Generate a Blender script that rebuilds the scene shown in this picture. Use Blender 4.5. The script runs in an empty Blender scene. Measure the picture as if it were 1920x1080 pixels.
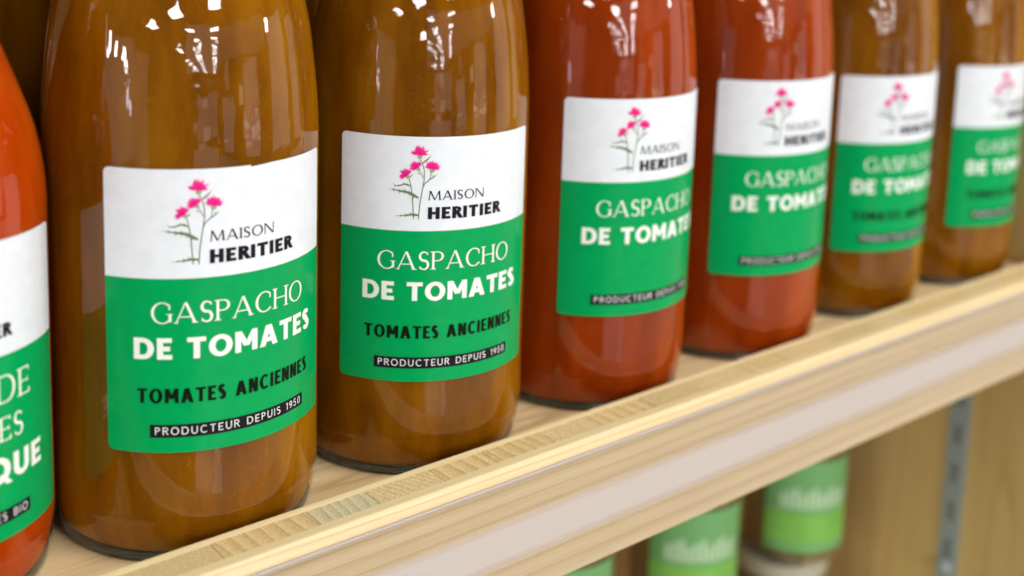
import bpy, bmesh, math, random
from mathutils import Vector, Matrix
from mathutils.geometry import delaunay_2d_cdt

random.seed(7)
S = bpy.context.scene
COL = S.collection
MM = 0.001
PI = math.pi

# ------------------------------------------------------------------ camera
yaw, pitch, roll = 0.68484, 0.15398, 0.03149
cam_d = bpy.data.cameras.new('camera')
cam = bpy.data.objects.new('camera', cam_d)
COL.objects.link(cam)
fw = Vector((math.sin(yaw) * math.cos(pitch), math.cos(yaw) * math.cos(pitch), -math.sin(pitch)))
rt = Vector((math.cos(yaw), -math.sin(yaw), 0))
up = rt.cross(fw)
r2 = math.cos(roll) * rt + math.sin(roll) * up
u2 = -math.sin(roll) * rt + math.cos(roll) * up
M = Matrix((r2, u2, -fw)).transposed().to_4x4()
M.translation = Vector((-154.925, -364.644, 205.061)) * MM
cam.matrix_world = M
cam_d.sensor_width = 36.0
cam_d.lens = 2325.275 / 1920 * 36
cam_d.shift_x = -1.08 / 1920
cam_d.shift_y = (131.44 - 540) / 1920
cam_d.clip_start = 0.01
cam_d.clip_end = 300
cam_d.dof.use_dof = True
cam_d.dof.focus_distance = 0.394
cam_d.dof.aperture_fstop = cam_d.lens / 7.2
S.camera = cam

# ------------------------------------------------------------------ view, world
S.view_settings.view_transform = 'Standard'
S.view_settings.look = 'None'
S.view_settings.exposure = 0.0
S.view_settings.gamma = 1.0
S.cycles.max_bounces = 10
S.cycles.transparent_max_bounces = 24
S.cycles.caustics_reflective = False
S.cycles.caustics_refractive = False
W = bpy.data.worlds.new('World')
S.world = W
W.use_nodes = True
bg = W.node_tree.nodes['Background']
bg.inputs[0].default_value = (1.0, 0.97, 0.93, 1)
bg.inputs[1].default_value = 0.07

# ------------------------------------------------------------------ lamps of the hall, with added panels
def area(name, loc, target, sx, sy, rad, col=(1, 1, 1)):
    d = bpy.data.lights.new(name, 'AREA')
    d.shape = 'RECTANGLE'
    d.size, d.size_y = sx, sy
    d.energy = rad * PI * sx * sy
    d.color = col
    o = bpy.data.objects.new(name, d)
    COL.objects.link(o)
    o.location = loc
    o.rotation_euler = (Vector(target) - Vector(loc)).to_track_quat('-Z', 'Y').to_euler()
    return o

H = 4.2
SKY_L = 32
for rx in (1.2, -6.0, -12.5):                      # three rows of skylights running away down the hall
    for k in range(7):
        d = 10.5 + 8.0 * k
        if rx < -10 and k == 1:
            continue
        p = (rx, -d, H)
        area('skylight', p, (rx, -d, 0), 2.3, 2.7 + .25 * k, SKY_L, (.97, .99, 1))
for (az, el, w, h) in ((-86, 7.6, 1.3, 2.6), (-80, 6.2, 1.6, 1.8), (-73, 6.0, 1.6, 1.6), (-88, 5.0, 1.3, 1.2), (-71, 4.0, 1.6, 1.2), (54, 8.6, 2.2, 2.4)):
    a, e = math.radians(az), math.radians(el)
    p = Vector((math.sin(a) * math.cos(e), -math.cos(a) * math.cos(e), math.sin(e))) * 28
    area('skylight', p, (0, 0, 0.1), w * .8, h * .8, 34, (1, 1, 1))
for (az, el, w, h) in ((-68, 0.6, 1.5, 1.3), (-66, -1.0, 1.0, 1.6)):   # daylight doors at the far left end
    a, e = math.radians(az), math.radians(el)
    p = Vector((math.sin(a) * math.cos(e), -math.cos(a) * math.cos(e), math.sin(e))) * 28
    area('far_door', p, (0, 0, 0.1), w * .7, h, 12, (.8, .82, 1))
# soft panels added for the glass veils: bright side of the hall (right of the photographer), dimmer far left side, ceiling
def hall(az0, az1, el0, el1, dist, rad, col=(1, .97, .94)):
    a, e = math.radians((az0 + az1) / 2), math.radians((el0 + el1) / 2)
    p = Vector((math.sin(a) * math.cos(e), -math.cos(a) * math.cos(e), math.sin(e))) * dist
    area('hall_fill', p + Vector((.1, 0, .08)), (.1, 0, .08), 2 * dist * math.tan(math.radians((az1 - az0) / 2)), 2 * dist * math.tan(math.radians((el1 - el0) / 2)), rad, col)
hall(-17, 2, -34, -8, 6.0, .8)
hall(-14, 3, -6, 2.5, 7.5, .7)
hall(4, 90, -44, -14, 5.0, .62, (1, .88, .72))
hall(7, 16, -10, 1, 7.0, .9)
hall(26, 40, -11, 4, 7.0, 1.0)
hall(52, 72, -11, 11, 6.5, 1.0)
hall(-21, 4, 3.5, 15, 80, .85, (1, .9, .84))
hall(4, 50, 4.5, 13, 90, .45, (1, .92, .86))
hall(-64, -52, -14, 7, 12, .45)
hall(78, 92, -10, 7, 8.0, .7)
hall(-91, -64, -12, 9, 9.0, .6)
rl = random.Random(5)
for q in range(18):                               # random small lamps added for broken reflections, as of lit goods across the hall
    a0, e0 = rl.uniform(-24, 48), rl.uniform(-9, 2.5)
    hall(a0, a0 + rl.uniform(1, 5), e0, e0 + rl.uniform(.5, 2.5), 10 + .2 * q, rl.uniform(.6, 2.6), (1, rl.uniform(.75, .95), rl.uniform(.6, .9)))
area('glint_strip', (-3.0, .02, .35), (0, 0, .15), .03, 1.1, 5, (1, .85, .65))  # thin lamp added only for upright glints in the glass
area('overhead_key', (0.85, -2.05, 3.6), (0.1, 0, 0), 2.6, 1.5, 15.3, (.985, .99, .97))  # broad key lamp added overhead for the nearer skylights

# ------------------------------------------------------------------ materials
def new_mat(name):
    m = bpy.data.materials.new(name)
    m.use_nodes = True
    nt = m.node_tree
    nt.nodes.clear()
    out = nt.nodes.new('ShaderNodeOutputMaterial')
    return m, nt, out

def N(nt, typ, **kw):
    n = nt.nodes.new(typ)
    for k, v in kw.items():
        setattr(n, k, v)
    return n

def ramp(nt, stops):
    r = nt.nodes.new('ShaderNodeValToRGB')
    el = r.color_ramp.elements
    while len(el) < len(stops):
        el.new(0.5)
    for e, (p, c) in zip(el, stops):
        e.position = p
        e.color = (*c, 1)
    return r

def plain(name, col, rough=0.5, spec=0.5, metal=0.0, noise=0.0, nscale=200):
    m, nt, out = new_mat(name)
    b = N(nt, 'ShaderNodeBsdfPrincipled')
    b.inputs['Roughness'].default_value = rough
    b.inputs['Metallic'].default_value = metal
    b.inputs['Specular IOR Level'].default_value = spec
    if noise:
        tc = N(nt, 'ShaderNodeTexCoord')
        nz = N(nt, 'ShaderNodeTexNoise')
        nz.inputs['Scale'].default_value = nscale
        nz.inputs['Detail'].default_value = 5
        nt.links.new(tc.outputs['Object'], nz.inputs['Vector'])
        r = ramp(nt, [(0.3, tuple(c * (1 - noise) for c in col)), (0.7, tuple(min(1, c * (1 + noise)) for c in col))])
        nt.links.new(nz.outputs['Fac'], r.inputs[0])
        nt.links.new(r.outputs[0], b.inputs['Base Color'])
    else:
        b.inputs['Base Color'].default_value = (*col, 1)
    nt.links.new(b.outputs[0], out.inputs[0])
    return m

def juice_mat(name, dark, mid, light, speck):
    m, nt, out = new_mat(name)
    L = nt.links.new
    tc = N(nt, 'ShaderNodeTexCoord')
    oi = N(nt, 'ShaderNodeObjectInfo')
    add = N(nt, 'ShaderNodeVectorMath', operation='ADD')
    L(tc.outputs['Object'], add.inputs[0])
    sc = N(nt, 'ShaderNodeVectorMath', operation='SCALE')
    sc.inputs[0].default_value = (1, 1, 1)
    L(oi.outputs['Random'], sc.inputs['Scale'])
    L(sc.outputs[0], add.inputs[1])
    mp = N(nt, 'ShaderNodeMapping')
    mp.inputs['Scale'].default_value = (62, 62, 14)
    L(add.outputs[0], mp.inputs[0])
    nz = N(nt, 'ShaderNodeTexNoise')
    nz.inputs['Scale'].default_value = 1.0
    nz.inputs['Detail'].default_value = 6
    nz.inputs['Roughness'].default_value = .6
    L(mp.outputs[0], nz.inputs['Vector'])
    r = ramp(nt, [(0.36, dark), (0.5, mid), (0.66, light)])
    L(nz.outputs['Fac'], r.inputs[0])
    vo = N(nt, 'ShaderNodeTexVoronoi')
    vo.inputs['Scale'].default_value = 620
    L(add.outputs[0], vo.inputs['Vector'])
    n2 = N(nt, 'ShaderNodeTexNoise')
    n2.inputs['Scale'].default_value = 90
    L(add.outputs[0], n2.inputs['Vector'])
    th = N(nt, 'ShaderNodeMath', operation='MULTIPLY')
    L(n2.outputs['Fac'], th.inputs[0])
    th.inputs[1].default_value = 0.43
    lt = N(nt, 'ShaderNodeMath', operation='SUBTRACT')
    L(th.outputs[0], lt.inputs[0])
    L(vo.outputs['Distance'], lt.inputs[1])
    s2 = N(nt, 'ShaderNodeMath', operation='MULTIPLY', use_clamp=True)
    L(lt.outputs[0], s2.inputs[0])
    s2.inputs[1].default_value = 2.2
    mx = N(nt, 'ShaderNodeMix', data_type='RGBA')
    L(s2.outputs[0], mx.inputs['Factor'])
    L(r.outputs[0], mx.inputs['A'])
    mx.inputs['B'].default_value = (*speck, 1)
    b = N(nt, 'ShaderNodeBsdfPrincipled')
    L(mx.outputs['Result'], b.inputs['Base Color'])
    b.inputs['Roughness'].default_value = 0.6
    b.inputs['Specular IOR Level'].default_value = 0.0
    b.subsurface_method = 'RANDOM_WALK'
    b.inputs['Subsurface Weight'].default_value = 1.0
    b.inputs['Subsurface Radius'].default_value = (1.0, .5, .25)
    b.inputs['Subsurface Scale'].default_value = .010
    L(b.outputs[0], out.inputs[0])
    return m

def glass_mat(name, tint, bump=0.00019, scale=74, ior=1.5):
    m, nt, out = new_mat(name)
    L = nt.links.new
    tr = N(nt, 'ShaderNodeBsdfTransparent')
    tr.inputs[0].default_value = (*tint, 1)
    gl = N(nt, 'ShaderNodeBsdfGlossy')
    gl.inputs['Roughness'].default_value = 0.015
    gl.inputs['Color'].default_value = (1, 1, 1, 1)
    fr = N(nt, 'ShaderNodeFresnel')
    geo = N(nt, 'ShaderNodeNewGeometry')          # thin sheet: same reflectance from either side
    io = N(nt, 'ShaderNodeMath', operation='MULTIPLY_ADD')
    L(geo.outputs['Backfacing'], io.inputs[0])
    io.inputs[1].default_value = 1 / ior - ior
    io.inputs[2].default_value = ior
    L(io.outputs[0], fr.inputs['IOR'])
    if bump:
        tc = N(nt, 'ShaderNodeTexCoord')
        oi = N(nt, 'ShaderNodeObjectInfo')
        add = N(nt, 'ShaderNodeVectorMath', operation='ADD')
        sc = N(nt, 'ShaderNodeVectorMath', operation='SCALE')
        sc.inputs[0].default_value = (3, 5, 7)
        L(oi.outputs['Random'], sc.inputs['Scale'])
        L(tc.outputs['Object'], add.inputs[0])
        L(sc.outputs[0], add.inputs[1])
        nz = N(nt, 'ShaderNodeTexNoise')
        nz.inputs['Scale'].default_value = scale
        nz.inputs['Detail'].default_value = 2.5
        nz.inputs['Roughness'].default_value = .5
        L(add.outputs[0], nz.inputs['Vector'])
        bp = N(nt, 'ShaderNodeBump')
        bp.inputs['Strength'].default_value = 1.0
        bp.inputs['Distance'].default_value = bump
        L(nz.outputs['Fac'], bp.inputs['Height'])
        L(bp.outputs[0], gl.inputs['Normal'])
        L(bp.outputs[0], fr.inputs['Normal'])
    mx = N(nt, 'ShaderNodeMixShader')
    L(fr.outputs[0], mx.inputs[0])
    L(tr.outputs[0], mx.inputs[1])
    L(gl.outputs[0], mx.inputs[2])
    L(mx.outputs[0], out.inputs[0])
    return m

def reflection_mat(name, col, zc, half):
    """painted reflection: milky band, denser along its middle (object Z in mm)"""
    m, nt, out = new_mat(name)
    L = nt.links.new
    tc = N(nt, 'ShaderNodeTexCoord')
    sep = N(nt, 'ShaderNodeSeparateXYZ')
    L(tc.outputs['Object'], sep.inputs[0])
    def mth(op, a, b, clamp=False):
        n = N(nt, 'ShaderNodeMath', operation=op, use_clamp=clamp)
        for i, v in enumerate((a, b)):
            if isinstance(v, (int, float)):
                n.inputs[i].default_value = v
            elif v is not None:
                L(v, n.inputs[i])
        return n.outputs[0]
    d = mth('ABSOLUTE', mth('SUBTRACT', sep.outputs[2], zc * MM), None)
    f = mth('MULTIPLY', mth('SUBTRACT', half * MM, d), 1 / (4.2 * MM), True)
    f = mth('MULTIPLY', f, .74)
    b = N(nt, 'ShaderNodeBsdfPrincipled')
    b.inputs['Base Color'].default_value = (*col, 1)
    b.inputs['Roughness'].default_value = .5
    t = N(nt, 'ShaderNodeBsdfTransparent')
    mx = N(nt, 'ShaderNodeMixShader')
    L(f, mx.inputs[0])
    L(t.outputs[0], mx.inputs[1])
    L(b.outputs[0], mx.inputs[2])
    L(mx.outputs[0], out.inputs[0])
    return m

def wood_mat(name, light, mid, dark, scale=(3, 90, 90), rough=0.45, ring=0.5, seed=0.0):
    """lengthwise pine grain along local X"""
    m, nt, out = new_mat(name)
    L = nt.links.new
    tc = N(nt, 'ShaderNodeTexCoord')
    mp = N(nt, 'ShaderNodeMapping')
    mp.inputs['Scale'].default_value = scale
    mp.inputs['Location'].default_value = (seed, seed * 1.7, seed * .6)
    L(tc.outputs['Object'], mp.inputs[0])
    nz = N(nt, 'ShaderNodeTexNoise')
    nz.inputs['Scale'].default_value = 1.0
    nz.inputs['Detail'].default_value = 3
    nz.inputs['Roughness'].default_value = .5
    nz.inputs['Distortion'].default_value = .25
    L(mp.outputs[0], nz.inputs['Vector'])
    # growth rings: repeated bands of the stretched noise
    mu = N(nt, 'ShaderNodeMath', operation='MULTIPLY')
    L(nz.outputs['Fac'], mu.inputs[0])
    mu.inputs[1].default_value = 9.0
    fr = N(nt, 'ShaderNodeMath', operation='FRACT')
    L(mu.outputs[0], fr.inputs[0])
    r = ramp(nt, [(0.0, light), (0.55, light), (0.84, mid), (0.93, dark), (1.0, light)])
    L(fr.outputs[0], r.inputs[0])
    mp2 = N(nt, 'ShaderNodeMapping')
    mp2.inputs['Scale'].default_value = (25, 700, 700)
    L(tc.outputs['Object'], mp2.inputs[0])
    n2 = N(nt, 'ShaderNodeTexNoise')
    n2.inputs['Scale'].default_value = 1.0
    n2.inputs['Detail'].default_value = 4
    L(mp2.outputs[0], n2.inputs['Vector'])
    r2_ = ramp(nt, [(0.3, (.86, .84, .8)), (0.7, (1, 1, 1))])
    L(n2.outputs['Fac'], r2_.inputs[0])
    mx = N(nt, 'ShaderNodeMix', data_type='RGBA', blend_type='MIX')
    mx.inputs['Factor'].default_value = ring
    mx.inputs['A'].default_value = (*light, 1)
    L(r.outputs[0], mx.inputs['B'])
    m2 = N(nt, 'ShaderNodeMix', data_type='RGBA', blend_type='MULTIPLY')
    m2.inputs['Factor'].default_value = 1.0
    L(mx.outputs['Result'], m2.inputs['A'])
    L(r2_.outputs[0], m2.inputs['B'])
    b = N(nt, 'ShaderNodeBsdfPrincipled')
    L(m2.outputs['Result'], b.inputs['Base Color'])
    b.inputs['Roughness'].default_value = rough
    bp = N(nt, 'ShaderNodeBump')
    bp.inputs['Strength'].default_value = .25
    bp.inputs['Distance'].default_value = .0003
    L(n2.outputs['Fac'], bp.inputs['Height'])
    L(bp.outputs[0], b.inputs['Normal'])
    L(b.outputs[0], out.inputs[0])
    return m

def straight_mat(name, light, mid, dark, freq, rough=.45):
    """quarter-sawn face: near parallel growth lines along local X"""
    m, nt, out = new_mat(name)
    L = nt.links.new
    tc = N(nt, 'ShaderNodeTexCoord')
    sep = N(nt, 'ShaderNodeSeparateXYZ')
    L(tc.outputs['Object'], sep.inputs[0])
    def noise(scale, sc3, detail=3):
        mp = N(nt, 'ShaderNodeMapping')
        mp.inputs['Scale'].default_value = sc3
        L(tc.outputs['Object'], mp.inputs[0])
        n = N(nt, 'ShaderNodeTexNoise')
        n.inputs['Scale'].default_value = scale
        n.inputs['Detail'].default_value = detail
        L(mp.outputs[0], n.inputs['Vector'])
        return n.outputs['Fac']
    def mth(op, a, b=None):
        n = N(nt, 'ShaderNodeMath', operation=op)
        for i, v in enumerate((a, b)):
            if isinstance(v, (int, float)):
                n.inputs[i].default_value = v
            elif v is not None:
                L(v, n.inputs[i])
        return n.outputs[0]
    wob = noise(1.0, (1.6, 30, 45), 2)
    t = mth('ADD', mth('MULTIPLY', mth('ADD', sep.outputs[2], mth('MULTIPLY', sep.outputs[1], .6)), freq), mth('MULTIPLY', wob, 1.9))
    f = mth('FRACT', t)
    r = ramp(nt, [(0.0, light), (0.45, light), (0.86, mid), (0.93, dark), (1.0, light)])
    L(f, r.inputs[0])
    tone = noise(1.0, (2, 60, 90), 2)
    r3 = ramp(nt, [(0.35, (.90, .88, .84)), (0.65, (1.04, 1.04, 1.02))])
    L(tone, r3.inputs[0])
    fib = noise(1.0, (30, 900, 900), 3)
    r2_ = ramp(nt, [(0.3, (.90, .885, .86)), (0.7, (1, 1, 1))])
    L(fib, r2_.inputs[0])
    prev = r.outputs[0]
    for q in (r2_, r3):
        mx = N(nt, 'ShaderNodeMix', data_type='RGBA', blend_type='MULTIPLY')
        mx.inputs['Factor'].default_value = 1.0
        L(prev, mx.inputs['A'])
        L(q.outputs[0], mx.inputs['B'])
        prev = mx.outputs['Result']
    b = N(nt, 'ShaderNodeBsdfPrincipled')
    L(prev, b.inputs['Base Color'])
    b.inputs['Roughness'].default_value = rough
    L(b.outputs[0], out.inputs[0])
    return m

def endgrain_mat(name, light, dark, freq, slant, curve):
    """cut across the grain: growth rings standing as dark lines across the block (local X)"""
    m, nt, out = new_mat(name)
    L = nt.links.new
    tc = N(nt, 'ShaderNodeTexCoord')
    oi = N(nt, 'ShaderNodeObjectInfo')
    sep = N(nt, 'ShaderNodeSeparateXYZ')
    L(tc.outputs['Object'], sep.inputs[0])
    n1 = N(nt, 'ShaderNodeTexNoise')
    n1.inputs['Scale'].default_value = 85
    n1.inputs['Detail'].default_value = 4
    add = N(nt, 'ShaderNodeVectorMath', operation='ADD')
    sc = N(nt, 'ShaderNodeVectorMath', operation='SCALE')
    sc.inputs[0].default_value = (3, 5, 7)
    L(oi.outputs['Random'], sc.inputs['Scale'])
    L(tc.outputs['Object'], add.inputs[0])
    L(sc.outputs[0], add.inputs[1])
    mpn = N(nt, 'ShaderNodeMapping')
    mpn.inputs['Scale'].default_value = (1, .22, .22)
    L(add.outputs[0], mpn.inputs[0])
    L(mpn.outputs[0], n1.inputs['Vector'])
    def mth(op, a, b):
        n = N(nt, 'ShaderNodeMath', operation=op)
        for i, v in enumerate((a, b)):
            if v is None:
                continue
            if isinstance(v, (int, float)):
                n.inputs[i].default_value = v
            else:
                L(v, n.inputs[i])
        return n.outputs[0]
    x = mth('ADD', sep.outputs[0], mth('MULTIPLY', sep.outputs[1], slant))
    x = mth('ADD', x, mth('MULTIPLY', mth('POWER', mth('ADD', sep.outputs[1], .02), 2.0), curve))
    x = mth('ADD', x, mth('MULTIPLY', n1.outputs['Fac'], 0.0065))
    x = mth('ADD', x, mth('MULTIPLY', oi.outputs['Random'], 0.3))
    f = mth('FRACT', mth('MULTIPLY', x, freq), None)
    r = ramp(nt, [(0.0, light), (0.5, tuple((a + c) / 2 for a, c in zip(light, dark))), (0.9, dark), (0.97, tuple(c * .8 for c in dark)), (1.0, light)])
    L(f, r.inputs[0])
    n2 = N(nt, 'ShaderNodeTexNoise')
    n2.inputs['Scale'].default_value = 1500
    n2.inputs['Detail'].default_value = 3
    L(add.outputs[0], n2.inputs['Vector'])
    r2_ = ramp(nt, [(0.3, (.7, .68, .64)), (0.7, (1.1, 1.1, 1.1))])
    L(n2.outputs['Fac'], r2_.inputs[0])
    m2 = N(nt, 'ShaderNodeMix', data_type='RGBA', blend_type='MULTIPLY')
    m2.inputs['Factor'].default_value = 1.0
    L(r.outputs[0], m2.inputs['A'])
    L(r2_.outputs[0], m2.inputs['B'])
    b = N(nt, 'ShaderNodeBsdfPrincipled')
    L(m2.outputs['Result'], b.inputs['Base Color'])
    b.inputs['Roughness'].default_value = .7
    bp = N(nt, 'ShaderNodeBump')
    bp.inputs['Strength'].default_value = .6
    bp.inputs['Distance'].default_value = .0004
    L(n2.outputs['Fac'], bp.inputs['Height'])
    L(bp.outputs[0], b.inputs['Normal'])
    L(b.outputs[0], out.inputs[0])
    return m

MAT = dict(
    brown=juice_mat('brown_juice', (.155, .048, .0008), (.222, .073, .001), (.30, .112, .002), (.44, .18, .008)),
    red=juice_mat('red_juice', (.235, .026, .001), (.305, .037, .0015), (.375, .054, .003), (.5, .09, .006)),
    orange=juice_mat('orange_sauce', (.38, .036, .001), (.45, .048, .0015), (.50, .06, .002), (.56, .1, .006)),
    glass=glass_mat('clear_glass', (.97, .98, .96)),
    base=plain('dark_green_glass', (.022, .027, .022), .08, .6),
    cap=plain('gold_metal_cap', (.55, .42, .2), .3, .5, .9),
    white=plain('white_label_paper', (.775, .79, .82), .33, .3, 0, .035, 260),
    green=plain('green_label_print', (.001, .325, .084), .2, .16, 0, .05, 260),
    rim=plain('paper_edge', (.72, .72, .68), .6, .2),
    black=plain('black_ink', (.010, .008, .013), .45, .15),
    dkgreen=plain('dark_green_ink', (.002, .010, .003), .45, .12),
    ink_white=plain('white_ink', (.84, .87, .80), .32, .4),
    pink=plain('pink_ink', (.82, .012, .25), .35, .3),
    pink2=plain('deep_pink_ink', (.55, .004, .12), .35, .3),
    stem=plain('stem_green_ink', (.16, .20, .10), .35, .3),
    bulb=plain('bulb_green_ink', (.36, .37, .20), .35, .3),
    pine=straight_mat('pine_lengthwise', (.72, .55, .325), (.655, .48, .26), (.56, .385, .185), 190),
    pine_floor=wood_mat('pine_shelf_top', (.70, .51, .28), (.60, .41, .20), (.42, .27, .12), (1.2, 30, 30), .4, .75, 4.1),
    pine_strip=wood_mat('pine_outer_layer', (.80, .63, .36), (.75, .57, .30), (.66, .47, .22), (2, 60, 60), .4, .4, 7.7),
    panel=wood_mat('pine_panel', (.72, .51, .20), (.66, .45, .155), (.52, .32, .10), (18, 18, 1.2), .5, .6, 2.2),
    rail=glass_mat('clear_plastic', (.985, .98, .985), 0.00003, 25, 1.45),
    reflection=reflection_mat('painted_reflection', (.84, .755, .69), -14.9, 9.2),
    edge=plain('frosted_edge', (.50, .46, .53), .4, .5),
    steel=plain('zinc_steel', (.36, .42, .42), .5, .5, .2),
    slot=plain('slot_dark', (.19, .21, .20), .7),
    jar_label=plain('leaf_green_label', (.24, .58, .10), .4, .4, 0, .08, 60),
    jar_label_top=plain('mid_green_label', (.20, .48, .17), .4, .4),
    jar_text=plain('pale_label_text', (.55, .76, .48), .4, .4),
    jar_fill=plain('tan_jar_filling', (.22, .15, .05), .6, .2, 0, .2, 60),
    jar_lid=plain('cream_metal_lid', (.50, .475, .34), .4, .4),
    core0=endgrain_mat('core_brown', (.72, .51, .25), (.54, .36, .16), 210, .12, 0),
    core1=endgrain_mat('core_grey', (.64, .54, .34), (.47, .385, .225), 300, -.08, 0),
    core2=endgrain_mat('core_tan', (.72, .53, .28), (.58, .41, .20), 420, .35, 0),
    core3=endgrain_mat('core_gold', (.74, .53, .26), (.55, .37, .16), 190, -.15, 6),
    core4=endgrain_mat('core_slanted', (.68, .51, .26), (.50, .35, .16), 330, 1.6, 12),
)

# ------------------------------------------------------------------ object helpers
def link(name, me, parent=None):
    o = bpy.data.objects.new(name, me)
    COL.objects.link(o)
    if parent:
        o.parent = parent
    return o

def mesh(name, verts, faces, mats, midx=None, smooth=False):
    me = bpy.data.meshes.new(name)
    me.from_pydata(verts, [], faces)
    for m in (mats if isinstance(mats, (list, tuple)) else [mats]):
        me.materials.append(m)
    if midx:
        me.polygons.foreach_set('material_index', midx)
    if smooth:
        me.polygons.foreach_set('use_smooth', [True] * len(me.polygons))
    me.update()
    return me

def lathe(name, prof, mat, seg=96, smooth=True, closed_ends=True):
    vs, fs = [], []
    for (r, z) in prof:
        for k in range(seg):
            a = 2 * PI * k / seg
            vs.append((r * math.cos(a) * MM, r * math.sin(a) * MM, z * MM))
    for i in range(len(prof) - 1):
        for k in range(seg):
            k2 = (k + 1) % seg
            fs.append((i * seg + k, i * seg + k2, (i + 1) * seg + k2, (i + 1) * seg + k))
    if closed_ends:
        fs.append(tuple(range(seg - 1, -1, -1)))
        fs.append(tuple((len(prof) - 1) * seg + k for k in range(seg)))
    me = mesh(name, vs, fs, mat)
    n = (len(prof) - 1) * seg
    me.polygons.foreach_set('use_smooth', [smooth and i < n for i in range(len(me.polygons))])
    return me

def spline(pts, n):
    """Catmull-Rom through profile points"""
    out = []
    P = [pts[0]] + list(pts) + [pts[-1]]
    for i in range(1, len(P) - 2):
        for k in range(n):
            t = k / n
            q = []
            for c in (0, 1):
                p0, p1, p2, p3 = P[i - 1][c], P[i][c], P[i + 1][c], P[i + 2][c]
                q.append(.5 * (2 * p1 + (p2 - p0) * t + (2 * p0 - 5 * p1 + 4 * p2 - p3) * t * t + (3 * p1 - p0 - 3 * p2 + p3) * t ** 3))
            out.append(tuple(q))
    out.append(pts[-1])
    return out

def box_mesh(name, x0, x1, y0, y1, z0, z1, mat, bev=0.4, centre=None):
    """box in mm; vertices relative to centre (mm)"""
    c = centre or (0, 0, 0)
    bm = bmesh.new()
    bmesh.ops.create_cube(bm, size=1)
    for v in bm.verts:
        v.co = Vector((((x0 + x1) / 2 - c[0] + v.co.x * (x1 - x0)) * MM, ((y0 + y1) / 2 - c[1] + v.co.y * (y1 - y0)) * MM, ((z0 + z1) / 2 - c[2] + v.co.z * (z1 - z0)) * MM))
    if bev:
        bmesh.ops.bevel(bm, geom=list(bm.edges), offset=bev * MM, segments=2, affect='EDGES')
    me = bpy.data.meshes.new(name)
    bm.to_mesh(me)
    bm.free()
    me.materials.append(mat)
    return me

def prism_mesh(name, prof, x0, x1, mat):
    """profile (y,z) in mm extruded along x"""
    n = len(prof)
    vs = [(x * MM, y * MM, z * MM) for x in (x0, x1) for (y, z) in prof]
    fs = [tuple(range(n - 1, -1, -1)), tuple(range(n, 2 * n))]
    for i in range(n):
        j = (i + 1) % n
        fs.append((i, j, n + j, n + i))
    return mesh(name, vs, fs, mat)

def thing(name, label, cat, loc, group=None, rz=0):
    o = bpy.data.objects.new(name, None)
    o.empty_display_size = .02
    COL.objects.link(o)
    o.location = Vector(loc) * MM
    o.rotation_euler = (0, 0, rz)
    o['label'] = label
    o['category'] = cat
    if group:
        o['group'] = group
    return o

# ------------------------------------------------------------------ lettering: glyph shapes as convex quads
def rect(x0, y0, x1, y1):
    return [[(x0, y0), (x1, y0), (x1, y1), (x0, y1)]]

def diag(x0, y0, x1, y1, w):
    return [[(x0 - w / 2, y0), (x0 + w / 2, y0), (x1 + w / 2, y1), (x1 - w / 2, y1)]]

def band(cx, cy, rx, ry, a0, a1, wx, wy, n=None):
    n = n or max(4, int(abs(a1 - a0) / 11))
    q = []
    ps = []
    for i in range(n + 1):
        a = math.radians(a0 + (a1 - a0) * i / n)
        ps.append(((cx + rx * math.cos(a), cy + ry * math.sin(a)), (cx + (rx - wx) * math.cos(a), cy + (ry - wy) * math.sin(a))))
    for i in range(n):
        q.append([ps[i][0], ps[i + 1][0], ps[i + 1][1], ps[i][1]])
    return q

def stroke(pts, ws):
    q, L = [], []
    wl = [(ws[i] if isinstance(ws, (list, tuple)) else ws) for i in range(len(pts))]
    if max(wl) > .16 and len(pts) > 6:          # heavy curved stroke: bars and round joints
        for i in range(len(pts) - 1):
            (ax, ay), (bx, by) = pts[i], pts[i + 1]
            l = math.hypot(bx - ax, by - ay)
            nx, ny = -(by - ay) / l, (bx - ax) / l
            w0, w1 = wl[i] / 2, wl[i + 1] / 2
            q.append([(ax + nx * w0, ay + ny * w0), (ax - nx * w0, ay - ny * w0), (bx - nx * w1, by - ny * w1), (bx + nx * w1, by + ny * w1)])
            if i:
                q.append([(ax + w0 * math.cos(2 * PI * k / 14 + .1), ay + w0 * math.sin(2 * PI * k / 14 + .1)) for k in range(14)])
        return q
    for i, p in enumerate(pts):
        a, b = pts[max(0, i - 1)], pts[min(len(pts) - 1, i + 1)]
        dx, dy = b[0] - a[0], b[1] - a[1]
        l = math.hypot(dx, dy) or 1
        w = (ws[i] if isinstance(ws, (list, tuple)) else ws) / 2
        L.append(((p[0] - dy / l * w, p[1] + dx / l * w), (p[0] + dy / l * w, p[1] - dx / l * w)))
    for i in range(len(pts) - 1):
        q.append([L[i][0], L[i + 1][0], L[i + 1][1], L[i][1]])
    return q

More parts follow.
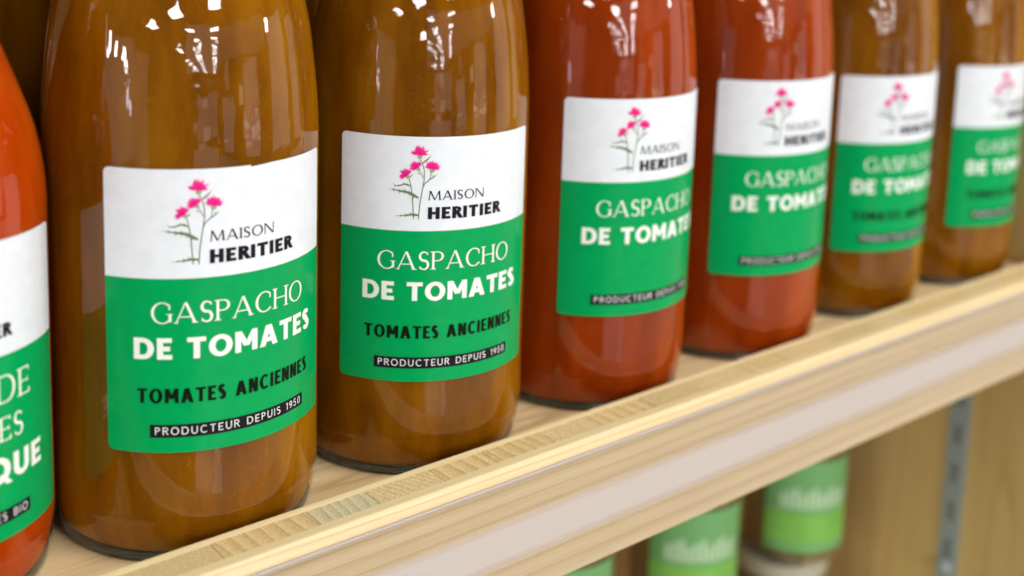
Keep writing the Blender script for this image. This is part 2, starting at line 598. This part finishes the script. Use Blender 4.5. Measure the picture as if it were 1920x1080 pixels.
def glyph(ch, v, h, sf, wd=1.0):
    """cap height 1. v: stem width, h: thin stroke, sf: serif length (0 = sans). returns quads, width"""
    q = []
    t = .042
    def serif(x, y, l=None, r=None):
        if sf:
            l = sf if l is None else l
            r = sf if r is None else r
            y0 = y if y < .5 else y - t
            q.extend(rect(x - l, y0, x + r, y0 + t))
    th = h if sf else v       # width of the thin upright strokes
    if ch == ' ':
        return [], .42 * wd
    if ch == 'I':
        q += rect(0, 0, v, 1); serif(v / 2, 0, sf + v / 2, sf + v / 2); serif(v / 2, 1, sf + v / 2, sf + v / 2)
        return q, v
    if ch == 'H':
        w = .80 * wd
        q += rect(0, 0, v, 1) + rect(w - v, 0, w, 1) + rect(v, .5 - h / 2, w - v, .5 + h / 2)
        for x in (v / 2, w - v / 2):
            serif(x, 0, sf + v / 2, sf + v / 2); serif(x, 1, sf + v / 2, sf + v / 2)
        return q, w
    if ch in 'EF':
        w = (.56 if sf else .60) * wd
        q += rect(0, 0, v, 1) + rect(v, 1 - h, w, 1) + rect(v, .5 - h / 2, w * .88, .5 + h / 2)
        if ch == 'E':
            q += rect(v, 0, w * 1.02, h)
        if sf:
            q += rect(w - h, .83, w, 1) + rect(w * 1.02 - h, 0, w * 1.02 + .02, .18) + rect(w * .88 - h * .8, .41, w * .88, .6)
            q += rect(-sf, 0, 0, t) + rect(-sf, 1 - t, 0, 1)
        return q, w
    if ch == 'T':
        w = (.72 if sf else .74) * wd
        q += rect(w / 2 - v / 2, 0, w / 2 + v / 2, 1 - h) + rect(0, 1 - h, w, 1)
        if sf:
            q += rect(0, .82, h, 1) + rect(w - h, .82, w, 1)
        serif(w / 2, 0, sf + v / 2, sf + v / 2)
        return q, w
    if ch == 'D':
        w = .84 * wd
        q += rect(0, 0, v, 1) + rect(v, 1 - h, w * .45, 1) + rect(v, 0, w * .45, h)
        q += band(w * .45, .5, w * .55, .5, -90, 90, v * 1.05, h)
        if sf:
            q += rect(-sf, 0, 0, t) + rect(-sf, 1 - t, 0, 1)
        return q, w
    if ch in 'OQ0':
        w = (.98 if ch != '0' else .58) * wd
        q += band(w / 2, .5, w / 2, .52, 0, 360, v * 1.05, h, 36)
        if ch == 'Q':
            q += diag(w * .95, -.12, w * .58, .32, v * .95)
        return q, w
    if ch in 'CG':
        w = .88 * wd
        rx = w * .54
        q += band(rx, .5, rx, .52, 48, 312 if ch == 'C' else 322, v * 1.05, h)
        if sf:
            x = rx + rx * math.cos(math.radians(48))
            q += rect(x - h * 1.0, .66, x + .01, .9)
            if ch == 'C':
                q += rect(x - h * .6, .1, x + .02, .2)
        if ch == 'G':
            x = rx + rx * math.cos(math.radians(318))
            q += rect(x - v * .75, .08 if sf else .12, x + v * .25, .46)
            if sf:
                q += rect(x - v * .75 - sf, .46 - t, x + v * .25 + sf * .6, .46)
            else:
                q += rect(x - v * 1.5, .46 - h, x + v * .25, .46)
        return q, w * .97
    if ch == 'A':
        w = (.92 if sf else .94) * wd
        q += diag(th / 2 + .02, 0, w / 2 - v * .12, 1, th * 1.1) + diag(w - v / 2 - .02, 0, w / 2, 1, v * 1.1)
        q += rect(w * .22, .3 - h / 2, w * .78, .3 + h / 2)
        serif(th / 2 + .02, 0); serif(w - v / 2 - .02, 0, sf + v * .4, sf + v * .4)
        return q, w
    if ch == 'M':
        w = (1.08 if sf else 1.0) * wd
        s = .08 * w if sf else 0
        q += diag(th / 2, 0, th / 2 + s, 1, th) + diag(w - v / 2, 0, w - v / 2 - s, 1, v)
        y = .02 if sf else .28
        q += diag(w / 2 + (0 if sf else 0), y, th / 2 + s + v * .1, 1, v * 1.0) + diag(w / 2, y, w - v / 2 - s, 1, th)
        serif(th / 2, 0); serif(w - v / 2, 0, sf + v / 2, sf + v / 2)
        serif(th / 2 + s, 1, sf, v * .4); serif(w - v / 2 - s, 1, v * .4, sf)
        return q, w
    if ch == 'N':
        w = (.88 if sf else .80) * wd
        q += rect(0, 0, th, 1) + rect(w - th, 0, w, 1) + diag(w - th / 2 - v * .1, 0, th / 2 + v * .1, 1, v * 1.15)
        serif(th / 2, 0); serif(w - th / 2, 1); serif(th / 2, 1, sf, 0)
        return q, w
    if ch in 'PRB':
        w = (.60 if ch == 'P' else .66) * wd
        q += rect(0, 0, v, 1)
        m = .46
        c = (1 + m) / 2
        ry = (1 - m) / 2
        q += rect(v, 1 - h, w * .5, 1) + rect(v, m, w * .5, m + h) + band(w * .5, c, w * .5, ry, -90, 90, v, h)
        if ch == 'R':
            q += diag(w * .98, 0, w * .48, m + h * .6, v * 1.12)
            serif(w * .98, 0, v * .3, sf + v * .3)
        if ch == 'B':
            q += rect(v, 0, w * .52, h) + band(w * .52, m / 2 + h / 2, w * .54, m / 2 + h / 2, -90, 90, v, h)
        if sf:
            q += rect(-sf, 0, v + sf, t) + rect(-sf, 1 - t, 0, 1)
        return q, w
    if ch == 'S':
        w = (.54 if sf else .62) * wd
        r1, r2_ = .255 - h / 2 + .01, .265 - h / 2 + .01
        c1, c2 = 1.01 - h / 2 - r1, h / 2 - .01 + r2_
        rx = w / 2 - v / 2
        pts, ws = [], []
        for i in range(15):
            a = math.radians(35 + (270 - 35) * i / 14)
            pts.append((w / 2 + rx * .95 * math.cos(a), c1 + r1 * math.sin(a)))
        # join through the spine
        for i in range(1, 15):
            a = math.radians(90 - (90 + 145) * i / 14)
            pts.append((w / 2 + rx * math.cos(a), c2 + r2_ * math.sin(a)))
        n = len(pts)
        for i in range(n):
            k = 1 - abs(i - (n - 1) / 2) / ((n - 1) / 2)
            ws.append(h + (v * 1.1 - h) * min(1, k * 1.5))
        q += stroke(pts, ws)
        if sf:
            q += rect(pts[0][0] - .01, pts[0][1] - .07, pts[0][0] + h * .8, pts[0][1] + .08)
            q += rect(pts[-1][0] - h * .8, pts[-1][1] - .08, pts[-1][0] + .01, pts[-1][1] + .07)
        return q, w
    if ch == 'U':
        w = .76 * wd
        r = w / 2
        ry = .36
        q += rect(0, ry, v, 1) + rect(w - v, ry, w, 1) + band(r, ry, r, ry + .02, 180, 360, v, h)
        return q, w
    if ch == 'L':
        w = .55 * wd
        q += rect(0, 0, v, 1) + rect(v, 0, w, h)
        return q, w
    if ch == '1':
        q += rect(.16, 0, .16 + v, 1) + stroke([(0, .76), (.1, .84), (.2, .97)], h)
        return q, .16 + v
    if ch == '9':
        w = .56 * wd
        q += band(w / 2, .70, w / 2, .31, 0, 360, v, h, 24)
        pts = [(w - v / 2, .70), (w - v * .6, .45), (w * .72, .2), (w * .4, h * .4)]
        q += stroke(pts, v)
        return q, w
    if ch == '5':
        w = .56 * wd
        q += rect(.08, 1 - h, w * .93, 1) + stroke([(.13, .99), (.07, .52)], v * .9)
        q += band(w * .46, .32, w * .52, .33, 125, -150, v, h, 20)
        return q, w
    raise ValueError(ch)

def text_quads(txt, u0, u1, v_base, cap, v, h, sf=0, wd=1.0, sp=.14):
    """lay the glyphs from u0 to u1 (mm), baseline v_base (mm down from label top), cap height (mm)"""
    x = 0
    lay = []
    for ch in txt:
        q, w = glyph(ch, v, h, sf, wd)
        lay.append((q, x))
        x += w + sp
    total = x - sp
    k = (u1 - u0) / total
    out = []
    for q, x0 in lay:
        for poly in q:
            out.append([(u0 + (px + x0) * k, v_base - py * cap) for px, py in poly])
    return out

def union_tris(quads, cut=1.6):
    """merge overlapping convex quads to one flat triangulation, cut by uprights so it can bend"""
    vs, fs, es = [], [], []
    for p in quads:
        ar = sum(p[i][0] * p[(i + 1) % len(p)][1] - p[(i + 1) % len(p)][0] * p[i][1] for i in range(len(p)))
        if abs(ar) < 1e-7:
            continue
        if ar < 0:
            p = p[::-1]
        b = len(vs)
        vs += [Vector(c) for c in p]
        fs.append(list(range(b, b + len(p))))
    us = [v.x for v in vs]
    ys = [v.y for v in vs]
    u = math.floor(min(us) / cut) * cut + cut
    while u < max(us):
        b = len(vs)
        vs += [Vector((u, min(ys) - .1)), Vector((u, max(ys) + .1))]
        es.append((b, b + 1))
        u += cut
    ov, oe, of, _, _, off = delaunay_2d_cdt(vs, es, fs, 0, 1e-5)
    tris = [tuple(f) for f, src in zip(of, off) if src]
    used = sorted({i for f in tris for i in f})
    mp = {k: i for i, k in enumerate(used)}
    return [(ov[k].x, ov[k].y) for k in used], [tuple(mp[i] for i in f) for f in tris]

R = 42.5
LW, LH, LM = 76.16, 84.7, 31.99

def wrap(uv, ztop, tilt, off):
    out = []
    for (u, v) in uv:
        a = (u - LW / 2) / R
        r = R + off
        out.append((r * math.sin(a) * MM, -r * math.cos(a) * MM, (ztop - v + tilt * (u - LW / 2)) * MM))
    return out

def flip_out(verts, faces):
    """make the faces look outward from the bottle axis"""
    res = []
    for f in faces:
        a, b, c = (Vector(verts[i]) for i in f[:3])
        n = (b - a).cross(c - a)
        m = a + b + c
        res.append(f if n.x * m.x + n.y * m.y > 0 else tuple(reversed(f)))
    return res

LAYERS = {}
def layer(key, fn):
    if key not in LAYERS:
        LAYERS[key] = union_tris(fn())
    return LAYERS[key]

SER = dict(v=.115, h=.05, sf=.085)
BLK = dict(v=.25, h=.215, sf=0)
CON = dict(v=.255, h=.165, sf=0)
THN = dict(v=.118, h=.11, sf=0)

def thistle_layers():
    rnd = random.Random(3)
    stem, bulb, pink, deep = [], [], [], []
    def st(pts, w):
        stem.extend(stroke(pts, w))
    st([(27.0, 27.9), (27.4, 22.5), (28.2, 17.5), (28.75, 14.0), (28.6, 11.0), (27.9, 8.8), (27.1, 7.2)], [.34, .34, .32, .3, .28, .26, .26])
    st([(25.4, 27.9), (25.1, 23.0), (24.6, 18.0), (24.1, 15.4), (23.5, 13.6)], [.34, .34, .3, .28, .26])
    st([(28.2, 17.2), (29.0, 15.6), (30.4, 14.4), (32.0, 13.4), (33.0, 12.6)], [.3, .34, .4, .34, .06])
    st([(30.5, 14.4), (30.8, 12.9), (31.2, 11.4)], .26)
    st([(28.4, 13.9), (27.6, 12.2), (26.7, 10.8)], [.26, .24, .24])
    st([(27.9, 9.0), (28.8, 8.2), (29.9, 7.3), (30.9, 6.1)], [.3, .55, .4, .05])
    st([(23.6, 13.8), (24.2, 13.4), (24.9, 12.5)], [.2, .4, .05])
    st([(27.3, 12.6), (26.8, 12.2), (26.4, 11.9)], [.1, .35, .05])
    st([(31.5, 13.8), (31.7, 13.0), (31.9, 12.5)], [.1, .3, .05])
    def leaf(pts, wid, teeth):
        n = len(pts)
        st(pts, wid)
        for i in range(1, n - 1):
            (x, y), w = pts[i], wid[i]
            for s in (-1, 1):
                l = teeth * (.6 + .6 * rnd.random())
                stem.append([(x - .35, y), (x + .35, y), (x - .5, y + s * (w / 2 + l)), (x - .55, y + s * (w / 2 + l))])
    leaf([(26.9, 20.6), (25.6, 19.9), (24.2, 19.1), (22.6, 18.6), (21.0, 18.4), (19.0, 18.1), (16.9, 17.8)], [.5, 1.0, .9, .8, .6, .3, .05], .55)
    leaf([(24.3, 16.8), (23.4, 16.2), (22.2, 16.0), (20.6, 16.6), (19.4, 16.7), (18.2, 15.9)], [.25, .55, .5, .4, .25, .05], .22)
    leaf([(26.9, 26.5), (25.8, 26.4), (24.6, 26.3), (23.2, 26.6), (21.5, 26.8), (19.1, 27.0)], [.6, .8, .7, .5, .25, .05], .4)
    def flower(cx, cy, bx, by, rot, s):
        for k in range(34):
            a = math.radians(rot + (-82 + 164 * (k + rnd.random() * .8) / 33))
            l = s * (2.5 + 1.5 * rnd.random()) * (.86 + .14 * math.cos(a - math.radians(rot)))
            dx, dy = math.sin(a), -math.cos(a)
            w = .21 * s
            ex, ey = bx + dx * l, by + dy * l
            mx_, my_ = bx + dx * l * .62, by + dy * l * .62
            pink.append([(bx - dy * w * .5, by + dx * w * .5), (mx_ - dy * w, my_ + dx * w), (ex, ey), (mx_ + dy * w, my_ - dx * w)])
        core = []
        for k in range(11):
            a = math.radians(rot - 66 + 132 * k / 10)
            core.append((bx + math.sin(a) * 1.75 * s, by - math.cos(a) * 1.75 * s))
        for k in range(10):
            pink.append([(bx, by + .25 * s), core[k], core[k + 1]])
        for k in range(9):
            a = math.radians(rot - 50 + 100 * rnd.random())
            l0, l1 = .5 * s, s * (1.4 + rnd.random() * .8)
            dx, dy = math.sin(a), -math.cos(a)
            w = .1
            deep.append([(bx + dx * l0 - dy * w, by + dy * l0 + dx * w), (bx + dx * l1, by + dy * l1), (bx + dx * l0 + dy * w, by + dy * l0 - dx * w)])
        rr = math.radians(rot)
        ux, uy = -math.sin(rr), math.cos(rr)
        px, py = bx + ux * .35 * s, by + uy * .35 * s
        n = 12
        pts = [(px + .95 * s * math.cos(2 * PI * k / n), py + .85 * s * math.sin(2 * PI * k / n)) for k in range(n)]
        for k in range(n):
            bulb.append([(px, py), pts[k], pts[(k + 1) % n]])
    flower(27.0, 4.6, 27.1, 6.2, 0, .96)
    flower(31.5, 9.3, 31.3, 10.9, 6, .96)
    flower(25.7, 9.4, 26.4, 10.5, -38, .80)
    flower(22.0, 12.1, 23.0, 13.2, -42, .80)
    return stem, bulb, pink, deep

def thistle():
    if 'thistle' not in LAYERS:
        LAYERS['thistle'] = [union_tris(q) for q in thistle_layers()]
    return LAYERS['thistle']

def ink(name, key, fn, mat, parent, ztop, tilt, off=.22):
    uv, tr = layer(key, fn)
    vs = wrap(uv, ztop, tilt, off)
    o = link(name, mesh(name, vs, flip_out(vs, tr), mat), parent)
    return o

def make_label(bottle, phi, ztop, tilt, style, torn=False):
    nu = 64
    us = [0, .12, .35, .7, 1.2, 1.8] + [1.8 + (LW - 3.6) * k / nu for k in range(1, nu)] + [LW - 1.8, LW - 1.2, LW - .7, LW - .35, LW - .12, LW]
    rc = 1.8
    def corner(u):
        d = min(u, LW - u)
        return rc - math.sqrt(max(0, rc * rc - (rc - d) ** 2)) if d < rc else 0
    def top(u):
        t = corner(u)
        if torn and 42.6 < u < 50.5:
            t += .5 * (1 - (u - 42.6) / 7.9)
        return t
    if torn:
        us = sorted(us + [42.55, 42.65, 50.5])
    mid = [6, 12, 18, 25]
    mid2 = [40, 48, 56, 64, 72, 79]
    cols = [[top(u)] + [2.4] + mid + [LM, LM] + mid2 + [82.3, LH - corner(u)] for u in us]
    nr = len(cols[0])
    uv, faces, mi = [], [], []
    for u, c in zip(us, cols):
        uv += [(u, v) for v in c]
    vs = wrap(uv, ztop, tilt, .12)
    for i in range(len(us) - 1):
        for j in range(nr - 1):
            if cols[i][j] == cols[i][j + 1]:
                continue
            faces.append((i * nr + j, i * nr + j + 1, (i + 1) * nr + j + 1, (i + 1) * nr + j))
            mi.append(0 if j < 6 else 1)
    # paper edge down to the glass
    ring = [i * nr for i in range(len(us))] + [(len(us) - 1) * nr + j for j in range(1, nr)] + [i * nr + nr - 1 for i in range(len(us) - 2, -1, -1)] + [j for j in range(nr - 2, 0, -1)]
    b = len(vs)
    n = len(ring)
    vs += wrap([uv[k] for k in ring], ztop, tilt, .12) + wrap([uv[k] for k in ring], ztop, tilt, -.02)
    for k in range(n):
        k2 = (k + 1) % n
        faces.append((b + k, b + k2, b + n + k2, b + n + k))
        mi.append(2)
    me = mesh('label', vs, faces, [MAT['white'], MAT['green'], MAT['rim']], mi)
    sm = [m < 2 for m in mi]
    me.polygons.foreach_set('use_smooth', sm)
    L = link('label', me, bottle)
    L.rotation_euler = (0, 0, phi)
    if style is None:
        return L
    # brand
    parts = thistle()
    vs, fs, mi = [], [], []
    for k, ((uv_, tr), off) in enumerate(zip(parts, (.20, .22, .24, .26))):
        b = len(vs)
        w = wrap(uv_, ztop, tilt, off)
        fs += [tuple(i + b for i in f) for f in flip_out(w, tr)]
        vs += w
        mi += [k] * len(tr)
    if style != 'sauce':
        link('thistle_emblem', mesh('thistle_emblem', vs, fs, [MAT['stem'], MAT['bulb'], MAT['pink'], MAT['pink2']], mi), L)
        ink('brand_lettering', 'maison', lambda: text_quads('MAISON', 30.3, 50.4, 21.35, 3.15, sp=.16, v=.135, h=.08, sf=.085), MAT['black'], L, ztop, tilt)
    ink('brand_lettering', 'heritier' if style != 'sauce' else 'heritier0', lambda: text_quads('HERITIER', 30.1, 58.0 if style != 'sauce' else 54.2, 27.85 if style != 'sauce' else 26.9, 4.1 if style != 'sauce' else 3.85, sp=.12, wd=.92, v=.265, h=.225, sf=0), MAT['black'], L, ztop, tilt)
    if style == 'sauce':
        ink('product_lettering', 'sauce_de', lambda: text_quads('DE', 48.8, 60.8, 45.4, 7.8, sp=.2, **SER), MAT['ink_white'], L, ztop, tilt)
        ink('product_lettering', 'sauce_es', lambda: text_quads('ES', 49.3, 57.7, 56.2, 6.7, sp=.2, **SER), MAT['ink_white'], L, ztop, tilt)
        ink('product_lettering', 'sauce_que', lambda: text_quads('QUE', 44.5, 65.9, 67.9, 7.2, sp=.14, **BLK), MAT['ink_white'], L, ztop, tilt)
        band_args = (('ES BIO', 47.3, 58.6), 30.0, 59.9)
    else:
        ink('product_lettering', 'gaspacho', lambda: text_quads('GASPACHO', 13.6, 63.4, 45.25, 6.2, sp=.15, **SER), MAT['ink_white'], L, ztop, tilt)
        ink('product_lettering', 'tomates', lambda: text_quads('DE', 8.5, 19.3, 56.1, 6.45, sp=.12, **BLK) + text_quads('TOMATES', 23.6, 68.4, 56.1, 6.45, sp=.11, **BLK), MAT['ink_white'], L, ztop, tilt)
        if style == 'old':
            ink('variety_lettering', 'anciennes', lambda: text_quads('TOMATES ANCIENNES', 9.3, 66.6, 69.4, 4.45, sp=.13, wd=.88, **CON), MAT['dkgreen'], L, ztop, tilt)
        band_args = (('PRODUCTEUR DEPUIS 1950', 14.3, 62.7), 12.8, 64.1)
    (txt, a0, a1), b0, b1 = band_args
    key = 'band_' + txt
    uvb, trb = layer(key + 'bar', lambda: [[(b0, 76.0), (b1, 76.0), (b1, 80.0), (b0, 80.0)]])
    uvt, trt = layer(key + 'txt', lambda: text_quads(txt, a0, a1, 79.1, 2.3, sp=.34, **THN))
    va, vb = wrap(uvb, ztop, tilt, .20), wrap(uvt, ztop, tilt, .24)
    fs = flip_out(va, trb) + [tuple(i + len(va) for i in f) for f in flip_out(vb, trt)]
    link('producer_band', mesh('producer_band', va + vb, fs, [MAT['black'], MAT['ink_white']], [0] * len(trb) + [1] * len(trt)), L)
    return L

# ------------------------------------------------------------------ bottles
TALL = [(39.3, 0), (40.1, .9), (40.9, 4), (41.7, 8), (42.25, 13), (42.5, 19), (42.5, 60), (42.5, 100), (42.5, 122), (42.25, 130), (41.8, 137), (41.0, 145), (39.8, 155), (38.0, 165), (33.6, 182), (27.2, 200), (22.0, 216), (18.6, 230), (17.2, 242), (17.0, 252)]
SHORT = [(39.3, 0), (40.1, .9), (40.9, 4), (41.7, 8), (42.25, 13), (42.5, 19), (42.5, 60), (42.5, 90), (42.5, 108), (42.2, 115), (41.2, 123), (39.3, 131.7), (36.2, 141), (33.0, 149.6), (30.3, 157), (25.6, 170), (21.2, 183), (18.4, 195), (17.2, 206), (17.0, 214)]

def bottle_meshes(prof, mat):
    top = prof[-1][1]
    glass = lathe('glass_body', spline(prof, 4), MAT['glass'], 128, True, False)
    inner = [(36.5, 2.8), (38.6, 3.0), (39.6, 4.6), (40.6, 7.5), (41.4, 11), (41.9, 15), (42.1, 20)] + [(r - .4, z) for (r, z) in prof[6:-3]]
    juice = lathe('juice', spline(inner, 3), MAT[mat], 96, True, True)
    base = lathe('glass_base', [(37.0, .15), (39.2, .25), (39.7, .8), (40.0, 1.6), (39.9, 2.3), (38.8, 2.6)], MAT['base'], 96, True, True)
    cap = lathe('cap', [(19.6, top - 10), (20.4, top - 9.6), (20.4, top + 3), (19.8, top + 4.2), (18, top + 4.6)], MAT['cap'], 48, True, True)
    return dict(glass_body=glass, juice=juice, glass_base=base, cap=cap)

KIND = {'brown': bottle_meshes(TALL, 'brown'), 'red': bottle_meshes(TALL, 'red'), 'orange': bottle_meshes(SHORT, 'orange')}

def make_bottle(name, kind, x, y, label, group):
    t = thing(name, label, 'bottle', (x, y, 0.06), group)
    for nm, me in KIND[kind].items():
        o = link(nm, me, t)
        if nm == 'juice' or nm == 'glass_body':
            o.rotation_euler = (0, 0, random.random() * 6)
    return t

ZT = 121.236
ROW = [
    ('sauce_bottle', 'orange', -77.4, 4.6, .152, 106.209, -.045, 'sauce', 'short bottle of bright orange-red tomato sauce cut off by the left edge'),
    ('soup_bottle', 'brown', 7.004, -3.624, -.068, ZT - .707, -.014, 'old', 'largest brown gaspacho bottle, its white label nicked along the top edge'),
    ('soup_bottle', 'brown', 96.385, -.372, -.281, ZT - 1.540, -.020, 'old', 'brown gaspacho bottle standing directly left of the red bottles'),
    ('soup_bottle', 'red', 185.048, .633, -.086, ZT + 3.085, -.008, 'plain', 'red gaspacho bottle standing next to a brown one, readable label'),
    ('soup_bottle', 'red', 274.35, .932, -.14, ZT + 2.916, -.002, 'plain', 'more distant and blurred of the two red gaspacho bottles'),
    ('soup_bottle', 'brown', 363.284, 4.962, -.113, ZT - 2.52, .003, 'old', 'blurred brown gaspacho bottle standing just right of the red bottles'),
    ('soup_bottle', 'brown', 449.0, 5.0, .055, ZT - 3.9, -.005, 'old', 'farthest brown gaspacho bottle, at the right end beside the side panel'),
]
GROUP = 'bottles in the front row on the shelf'
for (nm, kind, x, y, phi, zt, tilt, style, lab) in ROW:
    b = make_bottle(nm, kind, x, y, lab, GROUP)
    make_label(b, phi, zt, tilt, style, torn='nicked' in lab)
b = make_bottle('soup_bottle', 'brown', -27, 92, 'dark brown bottle in shade behind the orange bottle and largest brown one', 'bottles in the second row')
make_label(b, 2.5, ZT, 0, None)
b = make_bottle('soup_bottle', 'brown', 62, 89, 'dark bottle in shade glimpsed between the two nearest brown bottles', 'bottles in the second row')
make_label(b, 2.5, ZT, 0, None)
for x, k, lab in ((152, 'brown', 'dark brown bottle behind the gap between brown and red bottles'),):
    b = make_bottle('soup_bottle', k, x, 90, lab, 'bottles in the second row')
    make_label(b, 2.5, ZT, 0, None)

# ------------------------------------------------------------------ shelf unit
shelf = thing('display_shelf', 'pale pine shelf unit with raised front lip and clear price rail under the bottles', 'shelf', (0, -49.4, 0), None, .0096)
X0, X1 = -420, 494
link('shelf_board', box_mesh('shelf_board', X0, X1, 0.15, 380, -19, 0, MAT['pine_floor'], .3), shelf)
lip = link('lip_board', prism_mesh('lip_board', [(-.05, -37), (-.05, 10.8), (-.25, 11), (-3.0, 11), (-3.0, -37)], X0, X1, MAT['pine_strip']), shelf)
front = link('front_layer', prism_mesh('front_layer', [(-12.75, -37), (-12.75, 11), (-16.3, 11), (-16.7, 10.85), (-18.7, 8.4), (-19.0, 7.6), (-19.0, -36.2), (-18.2, -37)], X0, X1, MAT['pine']), lip)
x = X0
blocks = {}
rnd = random.Random(11)
seq = [0, 3, 2, 3, 2, 4, 0, 2, 3, 2, 4, 2]
k = 0
# block joints that the photograph shows near the middle, then plausible widths
joints = [X0]
while joints[-1] < -140:
    joints.append(joints[-1] + rnd.choice((26, 30, 33)))
joints[-1] = -40
joints += [-8, 23.5, 45, 70, 92, 118, 140, 168, 195]
while joints[-1] < X1 - 45:
    joints.append(joints[-1] + rnd.choice((24, 28, 31, 34)))
joints.append(X1)
seq_named = {-40: 4, -8: 0, 23.5: 1, 45: 2, 70: 3, 92: 0, 118: 2, 140: 3, 168: 4}
for a, c in zip(joints[:-1], joints[1:]):
    m = seq_named.get(a, seq[k % len(seq)])
    k += 1
    dz = rnd.uniform(-.2, .0)
    cx = (a + c) / 2
    me = box_mesh('core_block', a + .06, c - .06, -12.70 + .0, -3.05, -36.8, 10.93 + dz, MAT['core%d' % m], .08, (cx, -8, 0))
    o = link('core_block', me, lip)
    o.location = (cx * MM, -8 * MM, 0)
rail = link('price_rail', box_mesh('price_rail', X0, X1 - 2, -20.6, -19.5, -34.6, 7.2, MAT['rail'], .25), shelf)
link('rail_reflection', mesh('rail_reflection', [(x_ * MM, -19.3 * MM, z_ * MM) for x_, z_ in ((X0, -24.2), (X1 - 2, -24.2), (X1 - 2, -5.6), (X0, -5.6))], [(0, 1, 2, 3)], MAT['reflection']), rail)  # reflection on the rail, painted as a milky band behind it
link('rail_edge', box_mesh('rail_edge', X0, X1 - 2, -20.62, -19.9, 7.22, 7.55, MAT['edge'], .08), rail)
link('side_panel', box_mesh('side_panel', X1 + .3, X1 + 19, -19.0, 400, -420, 330, MAT['panel'], .5), shelf)
link('back_panel', box_mesh('back_panel', X0, X1, 381, 399, -420, 330, MAT['panel'], .5), shelf)
link('shade_shelf', box_mesh('shade_shelf', X0, X1, 0, 380, 284, 303, MAT['pine_floor'], .5), shelf)  # unseen shelf, added to keep light off the back row
link('lower_shelf', box_mesh('lower_shelf', X0, X1, 0, 380, -324, -305, MAT['pine_floor'], .5), shelf)
up_ = link('slotted_upright', box_mesh('slotted_upright', X1 - 1.6, X1 + .2, 39.5, 52, -300, -20, MAT['steel'], .2), shelf)
for i in range(11):
    z = -40 - i * 24
    link('slot', box_mesh('slot', X1 - 1.9, X1 - 1.5, 43.6, 47.9, -6, 6, MAT['slot'], 0, (0, 0, 0)), up_).location = (0, 0, z * MM)
link('shelf_pin', lathe('shelf_pin', [(4.2, 0), (4.6, .5), (4.6, 5), (4.0, 5.6)], MAT['steel'], 24), shelf).matrix_local = Matrix.Translation(Vector((X1 - 1.9, 45.7, -196)) * MM) @ Matrix.Rotation(-PI / 2, 4, 'Y')

# ------------------------------------------------------------------ jars on the shelf below
def jar(x, y, z, label, rz):
    t = thing('preserve_jar', label, 'jar', (x, y, z), 'jars on the shelf below', rz)
    prof = [(26, 0), (29, .8), (30.6, 3), (31, 7), (31, 60), (30.6, 68), (29, 74), (26.5, 79), (25.5, 84)]
    link('glass_body', lathe('glass_body', spline(prof, 2), MAT['glass'], 48, True, False), t)
    link('filling', lathe('filling', [(28, 2), (30.2, 6), (30.5, 60), (29, 70), (26, 77)], MAT['jar_fill'], 48), t)
    link('lid', lathe('lid', [(28.0, 79.5), (28.6, 80), (28.6, 89), (27.8, 90), (24, 90.3), (23.6, 89.6)], MAT['jar_lid'], 48), t)
    n = 28
    zs = [9, 15, 34, 51, 61, 66]
    vs, fs, mi = [], [], []
    for i in range(n + 1):
        a = -.92 + 1.84 * i / n
        for z_ in zs:
            vs.append((31.25 * math.sin(a) * MM, -31.25 * math.cos(a) * MM, z_ * MM))
    m_ = len(zs)
    for i in range(n):
        for j in range(m_ - 1):
            fs.append((i * m_ + j, (i + 1) * m_ + j, (i + 1) * m_ + j + 1, i * m_ + j + 1))
            mi.append(0 if j == 1 else 1)
    L = link('label', mesh('label', vs, fs, [MAT['jar_label'], MAT['jar_label_top']], mi, True), t)
    # the pale line of lettering is an unreadable blur in the photograph: a row of upright strokes
    vs, fs = [], []
    for k in range(11):
        a0 = -.62 + k * .125
        for s in (0, 1):
            a = a0 + s * .095
            for z_ in (37, 46 + 4 * ((k * 7) % 3) / 2):
                vs.append((31.4 * math.sin(a) * MM, -31.4 * math.cos(a) * MM, z_ * MM))
        b_ = k * 4
        fs.append((b_, b_ + 2, b_ + 3, b_ + 1))
    link('lettering', mesh('lettering', vs, fs, MAT['jar_text']), L)
    return t

JZ = -195
jar(438, 75, JZ, 'green-labelled jar nearest the side panel, on a cream-lidded jar', -.55)
jar(340, 75, JZ, 'blurred green-labelled jar second from the side panel on the lower shelf', -.55)
jar(243, 75, JZ, 'green-labelled jar barely showing below the rail at the bottom edge', -.55)
jar(432, 77, JZ - 91, 'jar with cream metal lid under the green-labelled jar by the side panel', -.2)
jar(340, 77, JZ - 91, 'jar carrying the second green-labelled jar from the side panel', -.2)
jar(243, 77, JZ - 91, 'jar carrying the leftmost green-labelled jar below the rail', -.2)
